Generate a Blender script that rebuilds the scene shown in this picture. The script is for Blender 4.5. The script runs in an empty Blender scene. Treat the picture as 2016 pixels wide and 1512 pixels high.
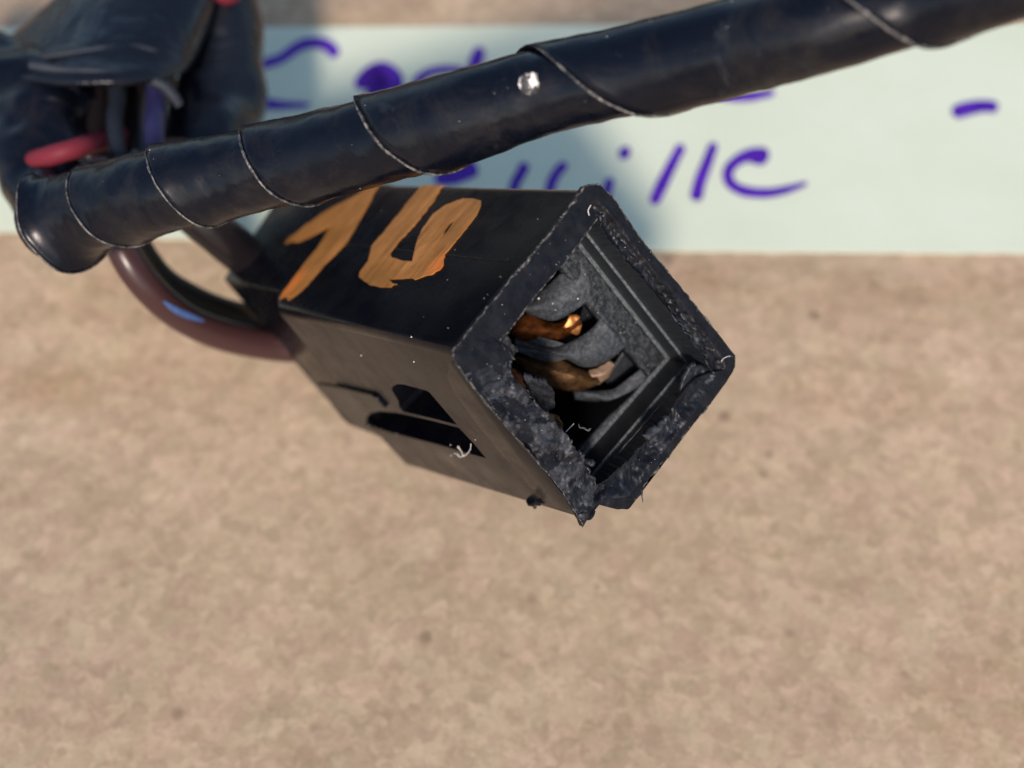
import bpy, bmesh, math, random
from mathutils import Vector, Matrix, noise
from mathutils.geometry import tessellate_polygon
random.seed(7)
SC = bpy.context.scene
C = SC.collection
MM = 0.001

# ------------------------------------------------------------------ camera, sky, sun, exposure
TILT = math.radians(36.0)
HGT = 108.0                     # lens height above the cardboard, mm
FPX = 2400.0                    # focal length in pixels of a 2016 px wide picture
cam_d = bpy.data.cameras.new('camera')
cam_d.sensor_width = 36.0
cam_d.lens = FPX / 2016 * 36.0
cam_d.clip_start = 0.005; cam_d.clip_end = 50
cam_d.dof.use_dof = True
cam_d.dof.focus_distance = 89 * MM
cam_d.dof.aperture_fstop = 23
cam_d.dof.aperture_blades = 0
cam = bpy.data.objects.new('camera', cam_d); C.objects.link(cam)
cam.location = (0, 0, HGT * MM); cam.rotation_euler = (TILT, 0, 0)
SC.camera = cam

SUN_EL, SUN_AZ = math.radians(36.3), math.radians(182)    # azimuth: where the sun stands, from +Y clockwise
w = bpy.data.worlds.new('World'); SC.world = w; w.use_nodes = True
nt = w.node_tree; nt.nodes.clear()
sky = nt.nodes.new('ShaderNodeTexSky'); sky.sky_type = 'NISHITA'; sky.sun_disc = False
sky.sun_elevation = SUN_EL; sky.sun_rotation = SUN_AZ
sky.air_density = 1.0; sky.dust_density = 1.2; sky.ozone_density = 1.0
bg = nt.nodes.new('ShaderNodeBackground'); bg.inputs['Strength'].default_value = 0.135
wo = nt.nodes.new('ShaderNodeOutputWorld')
nt.links.new(sky.outputs[0], bg.inputs[0]); nt.links.new(bg.outputs[0], wo.inputs[0])
sl = bpy.data.lights.new('sun', 'SUN'); sl.energy = 4.0; sl.angle = math.radians(6); sl.color = (1.0, 0.83, 0.74)
so = bpy.data.objects.new('sun', sl); C.objects.link(so)
sd = Vector((math.sin(SUN_AZ) * math.cos(SUN_EL), math.cos(SUN_AZ) * math.cos(SUN_EL), math.sin(SUN_EL)))
so.rotation_euler = (-sd).to_track_quat('-Z', 'Y').to_euler(); so.location = sd * 1.0
SC.view_settings.view_transform = 'Standard'; SC.view_settings.look = 'None'
SC.view_settings.gamma = 1.0; SC.view_settings.exposure = 0.0

# ------------------------------------------------------------------ measuring helpers (all millimetres)
RX = Matrix.Rotation(TILT, 3, 'X')
FL = Matrix(((1, 0, 0), (0, -1, 0), (0, 0, -1)))
O = Vector((0, 0, HGT))
def ray(px, py): return RX @ (FL @ Vector(((px - 1008) / FPX, (py - 756) / FPX, 1.0)))
def W(px, py, Z): return O + ray(px, py) * Z           # point at distance Z along the lens axis
def B(px, py, h=0.0):                                   # point on a level plane h above the cardboard
    d = ray(px, py); return O + d * ((h - O.z) / d.z)

# pose of the connector: a runs along one side of its mouth, b along the other, c goes into it
R0 = Matrix(((0.57166, -0.62978, -0.52591), (0.67175, 0.72728, -0.14073), (0.47112, -0.27283, 0.83882)))
T0 = Vector((5.92954, -14.48719, 85.37626))
CR = RX @ FL @ R0
CT = O + RX @ (FL @ T0)
CRi = CR.inverted()
ol = CRi @ (O - CT)
def lray(px, py): return CRi @ ray(px, py)
def loc(px, py, c):
    d = lray(px, py); return ol + d * ((c - ol.z) / d.z)
def plane3(p, q, r):
    n = (q - p).cross(r - p).normalized(); return (p, n)
def onp(px, py, pl, off=0.0):
    d = lray(px, py); p, n = pl
    if n.dot(d) > 0: n = -n
    return ol + d * (((p + n * off) - ol).dot(n) / d.dot(n))
def topx(p):
    q = R0 @ p + T0; return (1008 + FPX * q.x / q.z, 756 + FPX * q.y / q.z)

# ------------------------------------------------------------------ materials
def lin(c): return tuple((x / 255 / 12.92 if x / 255 <= .04045 else ((x / 255 + .055) / 1.055) ** 2.4) for x in c) + (1,)
class Mat:
    def __init__(s, name, base=(.02, .02, .02), rough=.4, spec=.5, metal=0.0):
        s.m = bpy.data.materials.new(name); s.m.use_nodes = True
        s.t = s.m.node_tree; s.b = s.t.nodes['Principled BSDF']
        s.b.inputs['Base Color'].default_value = (*base, 1); s.b.inputs['Roughness'].default_value = rough
        s.b.inputs['Specular IOR Level'].default_value = spec; s.b.inputs['Metallic'].default_value = metal
        s.co = s.t.nodes.new('ShaderNodeTexCoord'); s.h = None
    def noise(s, scale, detail=4, rough=.6, dist=0, stretch=None, w=0):
        n = s.t.nodes.new('ShaderNodeTexNoise'); n.inputs['Scale'].default_value = scale
        n.inputs['Detail'].default_value = detail; n.inputs['Roughness'].default_value = rough
        n.inputs['Distortion'].default_value = dist
        mp = s.t.nodes.new('ShaderNodeMapping'); s.t.links.new(s.co.outputs['Object'], mp.inputs[0])
        mp.inputs['Location'].default_value = (w, w * .7, w * .3)
        if stretch: mp.inputs['Scale'].default_value = stretch
        s.t.links.new(mp.outputs[0], n.inputs['Vector']); return n.outputs[0]
    def vor(s, scale, feature='F1', out=0, rnd=1, stretch=None):
        n = s.t.nodes.new('ShaderNodeTexVoronoi'); n.inputs['Scale'].default_value = scale; n.feature = feature
        n.inputs['Randomness'].default_value = rnd
        mp = s.t.nodes.new('ShaderNodeMapping'); s.t.links.new(s.co.outputs['Object'], mp.inputs[0])
        if stretch: mp.inputs['Scale'].default_value = stretch
        s.t.links.new(mp.outputs[0], n.inputs['Vector']); return n.outputs[out]
    def ramp(s, x, stops):
        r = s.t.nodes.new('ShaderNodeValToRGB'); e = r.color_ramp.elements
        e[0].position, e[0].color = stops[0][0], (*stops[0][1], 1); e[1].position, e[1].color = stops[-1][0], (*stops[-1][1], 1)
        for p, c in stops[1:-1]:
            k = e.new(p); k.color = (*c, 1)
        s.t.links.new(x, r.inputs[0]); return r.outputs[0]
    def rng(s, x, a, b, lo, hi):
        r = s.t.nodes.new('ShaderNodeMapRange'); r.inputs[1].default_value = a; r.inputs[2].default_value = b
        r.inputs[3].default_value = lo; r.inputs[4].default_value = hi; s.t.links.new(x, r.inputs[0]); return r.outputs[0]
    def mix(s, f, a, b, mode='MIX'):
        m = s.t.nodes.new('ShaderNodeMix'); m.data_type = 'RGBA'; m.blend_type = mode
        for i, v in ((0, f), (6, a), (7, b)):
            if isinstance(v, (int, float)): m.inputs[i].default_value = v
            elif isinstance(v, tuple): m.inputs[i].default_value = (*v, 1)
            else: s.t.links.new(v, m.inputs[i])
        return m.outputs[2]
    def col(s, x): s.t.links.new(x, s.b.inputs['Base Color'])
    def rgh(s, x): s.t.links.new(x, s.b.inputs['Roughness'])
    def bump(s, x, dist, strength=1.0):
        b = s.t.nodes.new('ShaderNodeBump'); b.inputs['Distance'].default_value = dist; b.inputs['Strength'].default_value = strength
        s.t.links.new(x, b.inputs['Height'])
        if s.h is not None: s.t.links.new(s.h, b.inputs['Normal'])
        s.h = b.outputs[0]; s.t.links.new(s.h, s.b.inputs['Normal'])

M = {}
# smooth black moulded plastic, faint scratches and grease
m = Mat('black_plastic', (.005, .005, .006), .20, .16)
m.col(m.mix(m.rng(m.noise(260, 5, .65), .45, .75, 0, 1), (.0028, .0033, .006), (.007, .008, .011)))
m.rgh(m.rng(m.noise(180, 4, .7), .35, .7, .17, .36))
m.bump(m.noise(55, 3, .5), .00030, .30); m.bump(m.noise(5000, 2, .6), .000006, .5)
M['plastic'] = m.m
# end face of the moulding: duller, bluish with handling marks
m = Mat('cut_plastic', (.02, .021, .025), .42, .22)
m.col(m.mix(m.rng(m.noise(700, 6, .7), .4, .75, 0, 1), (.004, .005, .008), (.014, .016, .022)))
m.rgh(m.rng(m.noise(900, 4, .7), .3, .7, .3, .6))
m.bump(m.noise(700, 5, .65), .00012, .45)
M['cut'] = m.m
m = Mat('torn_plastic', (.03, .03, .035), .4, .4)
m.col(m.mix(m.rng(m.noise(260, 8, .78, 2.5), .45, .75, 0, 1), (.006, .0075, .011), (.085, .095, .112)))
m.rgh(m.rng(m.noise(1300, 4, .7), .3, .7, .35, .65))
m.bump(m.noise(600, 5, .65, 1.5, stretch=(1, .5, 1)), .00012, .35)
M['torn'] = m.m
m = Mat('torn_dark_plastic', (.02, .02, .025), .45, .4)
m.col(m.mix(m.rng(m.noise(350, 8, .75, 2.0), .50, .78, 0, 1), (.004, .005, .008), (.060, .068, .082)))
m.bump(m.noise(600, 5, .65, 1.5), .00012, .4)
M['torn_dark'] = m.m
m = Mat('dusty_plastic', (.05, .055, .06), .6, .4)
m.col(m.mix(m.rng(m.noise(2600, 6, .85), .42, .70, 0, 1), (.022, .029, .036), (.115, .132, .148)))
m.bump(m.noise(3200, 5, .8), .00008, .8)
M['dusty'] = m.m
m = Mat('insert_plastic', (.05, .055, .06), .6, .3)
m.col(m.mix(m.rng(m.noise(2600, 6, .85), .46, .68, 0, 1), (.009, .013, .017), (.10, .115, .13)))
m.bump(m.noise(3200, 5, .8), .00008, .8)
M['insert'] = m.m
m = Mat('worn_edge', (.16, .165, .15), .6, .3)
m.col(m.mix(m.rng(m.noise(2500, 4, .8), .46, .72, 0, 1), (.014, .016, .018), (.24, .24, .22)))
M['edge'] = m.m
m = Mat('ledge_plastic', (.05, .06, .065), .5, .4)
m.col(m.mix(m.rng(m.noise(3000, 4, .8), .38, .66, 0, 1), (.045, .056, .062), (.17, .195, .205)))
M['ledge'] = m.m
m = Mat('inner_wall_plastic', (.011, .012, .016), .45, .35)
m.col(m.mix(m.rng(m.noise(2500, 5, .8), .5, .8, 0, 1), (.014, .018, .023), (.05, .058, .066)))
m.bump(m.noise(2500, 3, .6), .00004, .5)
M['wall'] = m.m
M['hollow'] = Mat('hollow_plastic', (.004, .004, .005), .7, .1).m
m = Mat('copper', (.30, .12, .03), .38, .5, .75)
m.col(m.mix(m.rng(m.noise(1400, 5, .7), .35, .7, 0, 1), (.055, .014, .004), (.30, .105, .028)))
m.rgh(m.rng(m.noise(2500, 4, .7), .3, .7, .3, .6)); m.bump(m.noise(2800, 5, .7), .00006, .7)
M['copper'] = m.m
m = Mat('tarnished_copper', (.25, .13, .05), .42, .5, .6)
m.col(m.mix(m.rng(m.noise(1600, 5, .7), .35, .7, 0, 1), (.055, .026, .010), (.24, .14, .060)))
m.bump(m.noise(2800, 5, .7), .00006, .7)
M['copper_dull'] = m.m
m = Mat('bright_copper', (.7, .3, .08), .4, .5, .6)
m.col(m.mix(m.rng(m.noise(1800, 5, .7), .35, .7, 0, 1), (.30, .10, .025), (.80, .38, .12))); m.bump(m.noise(2800, 5, .7), .00006, .7); M['copper_bright'] = m.m
m = Mat('tinned_tip', (.36, .25, .17), .5, .5, .4); m.bump(m.noise(3500, 4, .8), .00006, .8); M['tip'] = m.m
# vinyl tape
def vinyl(name, w):
    m = Mat(name, (.006, .007, .009), .5, .32)
    scuff = m.rng(m.noise(95, 8, .75, .8, w=w + .05), .60, .80, 0, .8)
    smudge = m.rng(m.noise(230, 7, .72, .6, w=w), .50, .78, 0, 1)
    m.col(m.mix(scuff, m.mix(smudge, (.0025, .0040, .009), (.018, .017, .018)), (.060, .070, .082)))
    m.rgh(m.rng(m.noise(330, 5, .7, w=w), .35, .65, .18, .36))
    m.bump(m.noise(120, 3, .55, w=w), .00030, .4); m.bump(m.noise(1800, 4, .7), .00003, .5)
    return m.m
M['tape'] = vinyl('black_vinyl_tape', 0)
M['tape_dull'] = vinyl('worn_vinyl_tape', .03)
m = Mat('tape_adhesive', (.14, .14, .13), .45, .5)
m.col(m.mix(m.rng(m.noise(1500, 5, .8), .44, .68, 0, 1), (.020, .021, .024), (.30, .29, .27))); m.bump(m.noise(3000, 4, .8), .0001, .8)
M['adhesive'] = m.m
m = Mat('orange_paint', (.6, .2, .03), .38, .5)
streak = m.noise(520, 5, .7, 1.2)
m.col(m.mix(m.rng(m.noise(150, 3, .6), .38, .62, 0, 1), m.mix(m.rng(streak, .3, .7, 0, 1), (.34, .13, .012), (.72, .26, .035)), m.mix(m.rng(streak, .3, .7, 0, 1), (.58, .18, .018), (.92, .38, .09))))
m.bump(m.noise(700, 5, .75, 1.5), .00008, .8)
M['orange'] = m.m; m_or = m
M['orange_wet'] = Mat('orange_paint_thick', (.95, .24, .03), .3, .5).m
m = Mat('masking_tape', (.66, .72, .62), .65, .3)
m.col(m.mix(m.rng(m.noise(60, 5, .6), .35, .7, 0, 1), (.68, .77, .60), (.73, .825, .66)))
m.bump(m.noise(500, 4, .7, stretch=(1, 4, 1)), .0001, .5)
M['masking'] = m.m
m = Mat('marker_ink', (.10, .02, .42), .5, .3)
m.col(m.mix(m.rng(m.noise(250, 3, .6), .35, .7, 0, 1), (.062, .008, .34), (.115, .022, .48)))
M['ink'] = m.m
m = Mat('boot_rubber', (.005, .007, .012), .3, .5); m.bump(m.noise(90, 4, .55, 1.5), .0012, .7); m.rgh(m.rng(m.noise(150, 4, .6), .35, .65, .2, .4)); M['rubber'] = m.m
m = Mat('rim_rubber', (.020, .028, .040), .6, .35); M['rimrub'] = m.m
m = Mat('brown_wire', (.050, .023, .023), .30, .42); m.bump(m.noise(200, 3, .5), .0002, .3); M['brown_wire'] = m.m
m = Mat('black_wire', (.012, .010, .012), .3, .5); m.bump(m.noise(250, 3, .5), .0002, .4); M['black_wire'] = m.m
m = Mat('olive_wire', (.022, .016, .008), .5, .3); M['olive_wire'] = m.m
m = Mat('red_wire', (.17, .022, .036), .55, .2); m.bump(m.noise(200, 3, .5), .0002, .3); M['red_wire'] = m.m
M['violet_wire'] = Mat('violet_wire', (.022, .022, .075), .35, .35).m
M['grey_wire'] = Mat('grey_wire', (.016, .022, .032), .4, .35).m
M['white_dust'] = Mat('white_dust', (.75, .74, .70), .7, .3).m
m = Mat('paint_fleck', (.75, .72, .66), .5, .4)
m.col(m.mix(m.rng(m.noise(1100, 4, .7, w=.013), .49, .55, 0, 1), (.03, .03, .035), (.80, .77, .72))); M['fleck'] = m.m
# brown cardboard
m = Mat('cardboard', (.5, .39, .27), .8, .2)
def warp(scale, amount, w=0):
    n = m.t.nodes.new('ShaderNodeTexNoise'); n.inputs['Scale'].default_value = scale; n.inputs['Detail'].default_value = 2
    m.t.links.new(m.co.outputs['Object'], n.inputs['Vector'])
    a = m.t.nodes.new('ShaderNodeVectorMath'); a.operation = 'MULTIPLY_ADD'
    a.inputs[1].default_value = (amount,) * 3; m.t.links.new(n.outputs[1], a.inputs[0]); m.t.links.new(m.co.outputs['Object'], a.inputs[2])
    return a.outputs[0]
def flakes(scale, wv, smooth=.35):
    n = m.t.nodes.new('ShaderNodeTexVoronoi'); n.feature = 'SMOOTH_F1'; n.inputs['Scale'].default_value = scale
    n.inputs['Smoothness'].default_value = smooth; m.t.links.new(wv, n.inputs['Vector'])
    sp_ = m.t.nodes.new('ShaderNodeSeparateColor'); m.t.links.new(n.outputs['Color'], sp_.inputs[0]); return sp_.outputs
big = m.noise(30, 4, .6, w=.4); tint = m.noise(110, 3, .6, w=.9)
wv = warp(700, .0030)
f1 = flakes(620, wv); f2 = flakes(1500, wv, .5); f3 = flakes(230, warp(300, .008), .8)
c1 = m.mix(m.rng(big, .34, .66, 0, 1), (.475, .376, .266), (.530, .425, .308))
c2 = m.mix(m.rng(f1[0], .1, .9, 0, 1), m.mix(1.0, c1, (.89, .88, .86), 'MULTIPLY'), m.mix(1.0, c1, (1.08, 1.08, 1.07), 'MULTIPLY'))
c3 = m.mix(m.rng(f1[1], .3, .8, 0, 1), m.mix(1.0, c2, (1.015, .99, .99), 'MULTIPLY'), m.mix(1.0, c2, (.99, 1.005, .97), 'MULTIPLY'))
c4 = m.mix(m.rng(f2[0], .05, .95, 0, 1), m.mix(1.0, c3, (.90, .89, .87), 'MULTIPLY'), m.mix(1.0, c3, (1.09, 1.09, 1.10), 'MULTIPLY'))
c5 = m.mix(m.rng(f3[0], .1, .9, 0, 1), m.mix(1.0, c4, (.93, .92, .91), 'MULTIPLY'), m.mix(1.0, c4, (1.05, 1.05, 1.05), 'MULTIPLY'))
c6 = m.mix(m.rng(f3[2], .2, .8, 0, 1), m.mix(1.0, c5, (1.01, .99, .99), 'MULTIPLY'), m.mix(1.0, c5, (.99, 1.005, .98), 'MULTIPLY'))
c7 = m.mix(m.rng(m.noise(230, 4, .6, w=.2), .30, .44, .45, 0), c6, m.mix(1.0, c6, (.88, .84, .80), 'MULTIPLY'))
spot = m.rng(m.vor(190, rnd=1), .06, .17, .75, 0)
gate = m.rng(m.noise(75, 2, .5, w=5), .55, .60, 0, 1)
sp = m.mix(gate, (0, 0, 0), spot)
c8 = m.mix(sp, c7, (.20, .145, .10))
st = m.rng(m.noise(30, 5, .65, w=7.3, stretch=(.6, 1.4, 1)), .56, .72, 0, .6)
c9 = m.mix(st, c8, m.mix(1.0, c8, (.74, .62, .50), 'MULTIPLY'))
lf = m.rng(m.noise(9, 2, .5, w=3.3), .35, .65, 0, 1)  # broad lighter and darker drift in the colour, for uneven light on the board
m.col(m.mix(lf, m.mix(1.0, c9, (.86, .88, .90), 'MULTIPLY'), m.mix(1.0, c9, (1.07, 1.05, 1.03), 'MULTIPLY'))); m.bump(m.noise(500, 5, .7), .0002, .5)
M['cardboard'] = m.m

m = Mat('dark_ground', (.03, .03, .033), .8, .2)
m.col(m.mix(m.rng(m.noise(30, 6, .6), .35, .65, 0, 1), (.022, .023, .026), (.045, .045, .047))); M['ground'] = m.m

# ------------------------------------------------------------------ object helpers (input millimetres)
def obj(name, verts, faces, mat, parent=None, smooth=40, mats=None, fm=None, matrix=None):
    me = bpy.data.meshes.new(name)
    me.from_pydata([Vector(v) * MM for v in verts], [], faces)
    me.materials.append(mat)
    for x in (mats or []): me.materials.append(x)
    if fm:
        for p, i in zip(me.polygons, fm): p.material_index = i
    bm = bmesh.new(); bm.from_mesh(me)
    bmesh.ops.recalc_face_normals(bm, faces=bm.faces[:]) if not fm == 'x' else None
    bm.to_mesh(me); bm.free()
    if smooth:
        for p in me.polygons: p.use_smooth = True
        me.set_sharp_from_angle(angle=math.radians(smooth))
    o = bpy.data.objects.new(name, me); C.objects.link(o)
    if parent: o.parent = parent
    return o
def tag(o, label=None, cat=None, group=None, kind=None):
    for k, v in (('label', label), ('category', cat), ('group', group), ('kind', kind)):
        if v: o[k] = v
    return o
def empty(name, p, rot=None):
    e = bpy.data.objects.new(name, None); C.objects.link(e); e.empty_display_size = .004
    if rot is not None: e.matrix_world = Matrix.Translation(p * MM) @ rot.to_4x4()
    else: e.location = p * MM
    return e
def catmull(P, n):
    out = []
    P = [Vector(p) for p in P]
    Q = [P[0] * 2 - P[1]] + P + [P[-1] * 2 - P[-2]]
    for i in range(1, len(Q) - 2):
        a, b, c, d = Q[i - 1], Q[i], Q[i + 1], Q[i + 2]
        for k in range(n):
            t = k / n
            out.append(.5 * ((2 * b) + (c - a) * t + (2 * a - 5 * b + 4 * c - d) * t * t + (3 * b - a - 3 * c + d) * t ** 3))
    out.append(P[-1].copy()); return out
def tube(path, rad, seg=16, cap=True):
    n = len(path); V = []; F = []
    T = [(path[min(i + 1, n - 1)] - path[max(i - 1, 0)]).normalized() for i in range(n)]
    u = T[0].orthogonal().normalized()
    for i in range(n):
        u = (u - T[i] * u.dot(T[i])).normalized(); v = T[i].cross(u)
        r = rad(i / (n - 1)) if callable(rad) else rad
        for k in range(seg):
            a = 2 * math.pi * k / seg; V.append(path[i] + (u * math.cos(a) + v * math.sin(a)) * r)
    for i in range(n - 1):
        for k in range(seg):
            k2 = (k + 1) % seg; F.append((i * seg + k, i * seg + k2, (i + 1) * seg + k2, (i + 1) * seg + k))
    if cap:
        F.append(tuple(range(seg))); F.append(tuple((n - 1) * seg + k for k in range(seg)))
    return V, F
def nz(p, s): return noise.noise(Vector(p) * s)
def solid(o, th, off=-1, bevel=0):
    md = o.modifiers.new('thickness', 'SOLIDIFY'); md.thickness = th * MM; md.offset = off; return o

# ------------------------------------------------------------------ cardboard and masking tape
def box(name, x0, x1, y0, y1, z0, z1, mat):
    V = [(x0, y0, z1), (x1, y0, z1), (x1, y1, z1), (x0, y1, z1), (x0, y0, z0), (x1, y0, z0), (x1, y1, z0), (x0, y1, z0)]
    F = [(0, 1, 2, 3), (7, 6, 5, 4), (0, 4, 5, 1), (1, 5, 6, 2), (2, 6, 7, 3), (3, 7, 4, 0)]
    return tag(obj(name, V, F, mat, smooth=0), kind='structure')
box('cardboard_surface', -260, 260, -160, 215, -4, 0, M['cardboard'])
box('ground', -6000, 6000, -6000, 6000, -30, -4.5, M['ground'])

top_px = [(-700, 68), (-200, 60), (50, 55), (500, 54), (1000, 51), (1500, 48), (2016, 44), (2800, 38)]
bot_px = [(-700, 425), (-200, 446), (50, 458), (400, 472), (1000, 488), (1400, 495), (2016, 499), (2800, 502)]
def interp(tab, x):
    for (x0, y0), (x1, y1) in zip(tab, tab[1:]):
        if x <= x1: return y0 + (y1 - y0) * (x - x0) / (x1 - x0)
    return tab[-1][1]
TT = .16
N = 140; V = []; F = []
for i in range(N + 1):
    x = -700 + 3500 * i / N
    for j in range(7):
        f = j / 6
        y = interp(top_px, x) * (1 - f) + interp(bot_px, x) * f
        edge = nz((x * .02, j, 3), 1.0) * 2.0 if j in (0, 6) else 0
        V.append(B(x, y + edge, TT + .05 * nz((x * .01, f * 3, 0), 1.0)))
for i in range(N):
    for j in range(6): a = i * 7 + j; F.append((a, a + 1, a + 8, a + 7))
tp = empty('masking_tape_strip', B(1000, 270, 0))
tag(tp, 'pale greenish masking tape strip with purple handwriting stuck on the brown cardboard', 'tape')
def child(o, par):                      # parent while keeping the place in the world
    o.parent = par; o.matrix_parent_inverse = par.matrix_world.inverted(); return o
bpy.context.view_layer.update()
o = obj('tape_band', V, F, M['masking'], smooth=0)
bm = bmesh.new(); bm.from_mesh(o.data)
if sum(f.normal.z for f in bm.faces) < 0: bmesh.ops.reverse_faces(bm, faces=bm.faces)
bm.to_mesh(o.data); bm.free()
solid(o, .10, -1); child(o, tp)
def stroke(pts, wpx, h=.27):
    wpx = [v * 1.15 for v in wpx] if isinstance(wpx, (list, tuple)) else wpx * 1.15
    P = catmull([Vector((x, y, 0)) for x, y in pts], 10) if len(pts) > 1 else None
    n = len(P); V = []; F = []
    ws = wpx if isinstance(wpx, (list, tuple)) else (wpx, wpx)
    for i, p in enumerate(P):
        t = (P[min(i + 1, n - 1)] - P[max(i - 1, 0)]).normalized(); nn = Vector((-t.y, t.x, 0))
        f = i / (n - 1) * (len(ws) - 1); a = int(min(f, len(ws) - 2)); w_ = ws[a] + (ws[a + 1] - ws[a]) * (f - a)
        endr = min(1, math.sqrt(max(0.02, 1 - max(0, 1 - min(i, n - 1 - i) * (P[1] - P[0]).length / (w_ / 2)) ** 2)))
        w_ *= .5 * endr * (1 + .08 * nz((p.x * .05, p.y * .05, 0), 1))
        for s in (-1, 0, 1): V.append(B(p.x + nn.x * w_ * s, p.y + nn.y * w_ * s, h))
    for i in range(n - 1):
        for s in range(2): a = i * 3 + s; F.append((a, a + 1, a + 4, a + 3))
    child(obj('marker_stroke', V, F, M['ink'], smooth=0), tp)
stroke([(663, 112), (648, 92), (622, 84), (590, 90), (552, 115), (515, 128), (488, 150), (480, 175), (500, 197), (545, 206), (612, 206)], (22, 20, 20, 18, 18, 18, 20, 18, 8))
stroke([(700, 172), (726, 152), (752, 146), (768, 160), (756, 178), (720, 184)], (20, 34, 46, 46, 40, 20))
stroke([(712, 160), (740, 158), (766, 164)], (34, 50, 38))
stroke([(947, 92), (940, 112), (930, 142), (922, 170)], (16, 24, 22, 20), .275)
stroke([(912, 138), (880, 136), (845, 142), (822, 160), (830, 185), (880, 190), (920, 165)], (12, 14, 16, 16, 16))
stroke([(1030, 205), (1070, 178), (1110, 150)], 18)
stroke([(1250, 160), (1290, 180), (1340, 176)], 16)
stroke([(1408, 186), (1440, 191), (1480, 189), (1526, 181)], (12, 16, 18, 12))
stroke([(1874, 223), (1905, 214), (1935, 209), (1966, 211)], (26, 24, 22, 20))
stroke([(-60, 120), (-20, 112), (12, 112), (34, 98)], (20, 22, 22, 10))
stroke([(855, 355), (892, 345), (918, 336), (940, 328)], (20, 32, 32, 26))
stroke([(1036, 320), (1026, 340), (1014, 362), (1008, 385)], 18)
stroke([(1115, 320), (1098, 338), (1086, 360), (1080, 385)], 17)
stroke([(1220, 294), (1230, 301), (1240, 307)], (24, 26, 22))
stroke([(1203, 350), (1196, 372), (1190, 400)], 16)
stroke([(1344, 284), (1326, 318), (1304, 362), (1285, 403)], (16, 19, 21, 20))
stroke([(1407, 280), (1393, 318), (1378, 358), (1369, 396)], (16, 19, 21, 22), .275)
stroke([(1515, 307), (1486, 304), (1455, 314), (1434, 336), (1438, 360), (1465, 376), (1510, 380), (1550, 373), (1590, 360)], (28, 24, 19, 19, 19, 19, 17, 14, 7))
stroke([(1462, 305), (1490, 308), (1512, 311)], (12, 30, 26), .28)

# ------------------------------------------------------------------ the connector
conn = empty('wire_connector', CT, CR)
tag(conn, 'broken black plastic two-way plug housing with two painted orange digits and a torn square mouth', 'connector')
L1, L2 = 30.35, 36.5
A0, B0, C2_, C1_, D0 = loc(1170, 360, 0), loc(1456, 716, 0), loc(1237, 1004, 0), loc(1150, 1022, 0), loc(893, 690, 0)
Db = loc(543, 608, L1)
TOP = plane3(A0, D0, Db); SIDE = plane3(D0, C1_, Db)
Ab = onp(572, 352, TOP)
def ext(p, c, k=.97):                     # hidden corners: straight back with a little mould draft
    mid = Vector((10, 8.4, 0)); return Vector((mid.x + (p.x - mid.x) * k, mid.y + (p.y - mid.y) * k, c))
A1 = A0.lerp(Ab, L1 / max(L1, Ab.z)); 
NT_ = loc(1180, 991, 0)
S0 = [A0, B0, C2_, NT_, C1_, D0]
C1b = onp(800, 915, SIDE)
def nmid(p, q): return (p + q) * .5 + Vector((-.6, -.6, 0))
S1 = [A0 + (Ab - A0) * min(1, L1 / Ab.z), ext(B0, L1), ext(C2_, L1), nmid(ext(C2_, L1), C1b), C1b, Db]
Dr = onp(549, 574, TOP); Drr = onp(441, 550, TOP)
S2 = [A0 + (Ab - A0) * min(.99, (L1 + .3) / Ab.z), ext(B0, L1 + .3, .93), ext(C2_, L1 + .3, .90), nmid(ext(C2_, L1 + .3, .90), onp(765, 868, SIDE, -.6)), onp(765, 868, SIDE, -.6), Dr]
S3 = [Ab, ext(B0, L2, .92), ext(C2_, L2, .90), nmid(ext(C2_, L2, .90), onp(688, 838, SIDE, -.6)), onp(688, 838, SIDE, -.6), Drr]
def round_poly(P, rad, seg=6):
    out = []; n = len(P)
    for i in range(n):
        a, b, c = P[i - 1], P[i], P[(i + 1) % n]; r = rad[i]
        u = (a - b).normalized(); v = (c - b).normalized()
        s = b + u * r; e = b + v * r
        for k in range(seg + 1):
            t = k / seg; out.append((1 - t) ** 2 * s + 2 * t * (1 - t) * b + t * t * e)
    return out
SEG = 6
rads = [1.5, 1.3, .25, .2, .2, .75]
loops = [round_poly(S0, rads, SEG), round_poly(S1, rads, SEG), round_poly(S2, [1.2, 1.2, .3, .2, .3, .1], SEG), round_poly(S3, [1.0, 1.0, .3, .2, .3, .1], SEG)]
n = len(loops[0]); per = SEG + 1
V = []; F = []
for Lp in loops: V += Lp
for r in range(3):
    for i in range(n):
        if r == 0 and i == 5 * per - 1: continue      # the flat of the side wall is cut separately, with its latch windows
        j = (i + 1) % n
        F.append((r * n + i, r * n + j, (r + 1) * n + j, (r + 1) * n + i))
F.append(tuple(3 * n + i for i in range(n)))
# side wall between loop points 4*per-1 (lower edge) and 4*per (upper edge)
q = [loops[0][5 * per], loops[1][5 * per], loops[1][5 * per - 1], loops[0][5 * per - 1]]
SP = plane3(q[0], q[1], q[3])
outer = [q[0], q[1], q[2], q[3]]
def cr(pts, s, ox, oy): return [(ox + x / s, oy + y / s) for x, y in pts]
win1 = cr([(975, 600), (985, 578), (1015, 562), (1060, 564), (1220, 608), (1245, 622), (1440, 850), (1300, 815), (1060, 760), (1030, 725), (1022, 680)], 3.6, 500, 600)
win2 = cr([(800, 815), (808, 790), (840, 765), (900, 755), (1060, 770), (1250, 815), (1448, 868), (1560, 985), (1645, 1088), (1500, 1048), (1300, 990), (960, 905), (830, 862)], 3.6, 500, 600)
holes = [[onp(x, y, SP) for x, y in w_] for w_ in (win1, win2)]
base = len(V); rings = [outer] + holes; flat = [p for r_ in rings for p in r_]
V += flat
for t in tessellate_polygon(rings): F.append(tuple(base + i for i in t))
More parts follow.
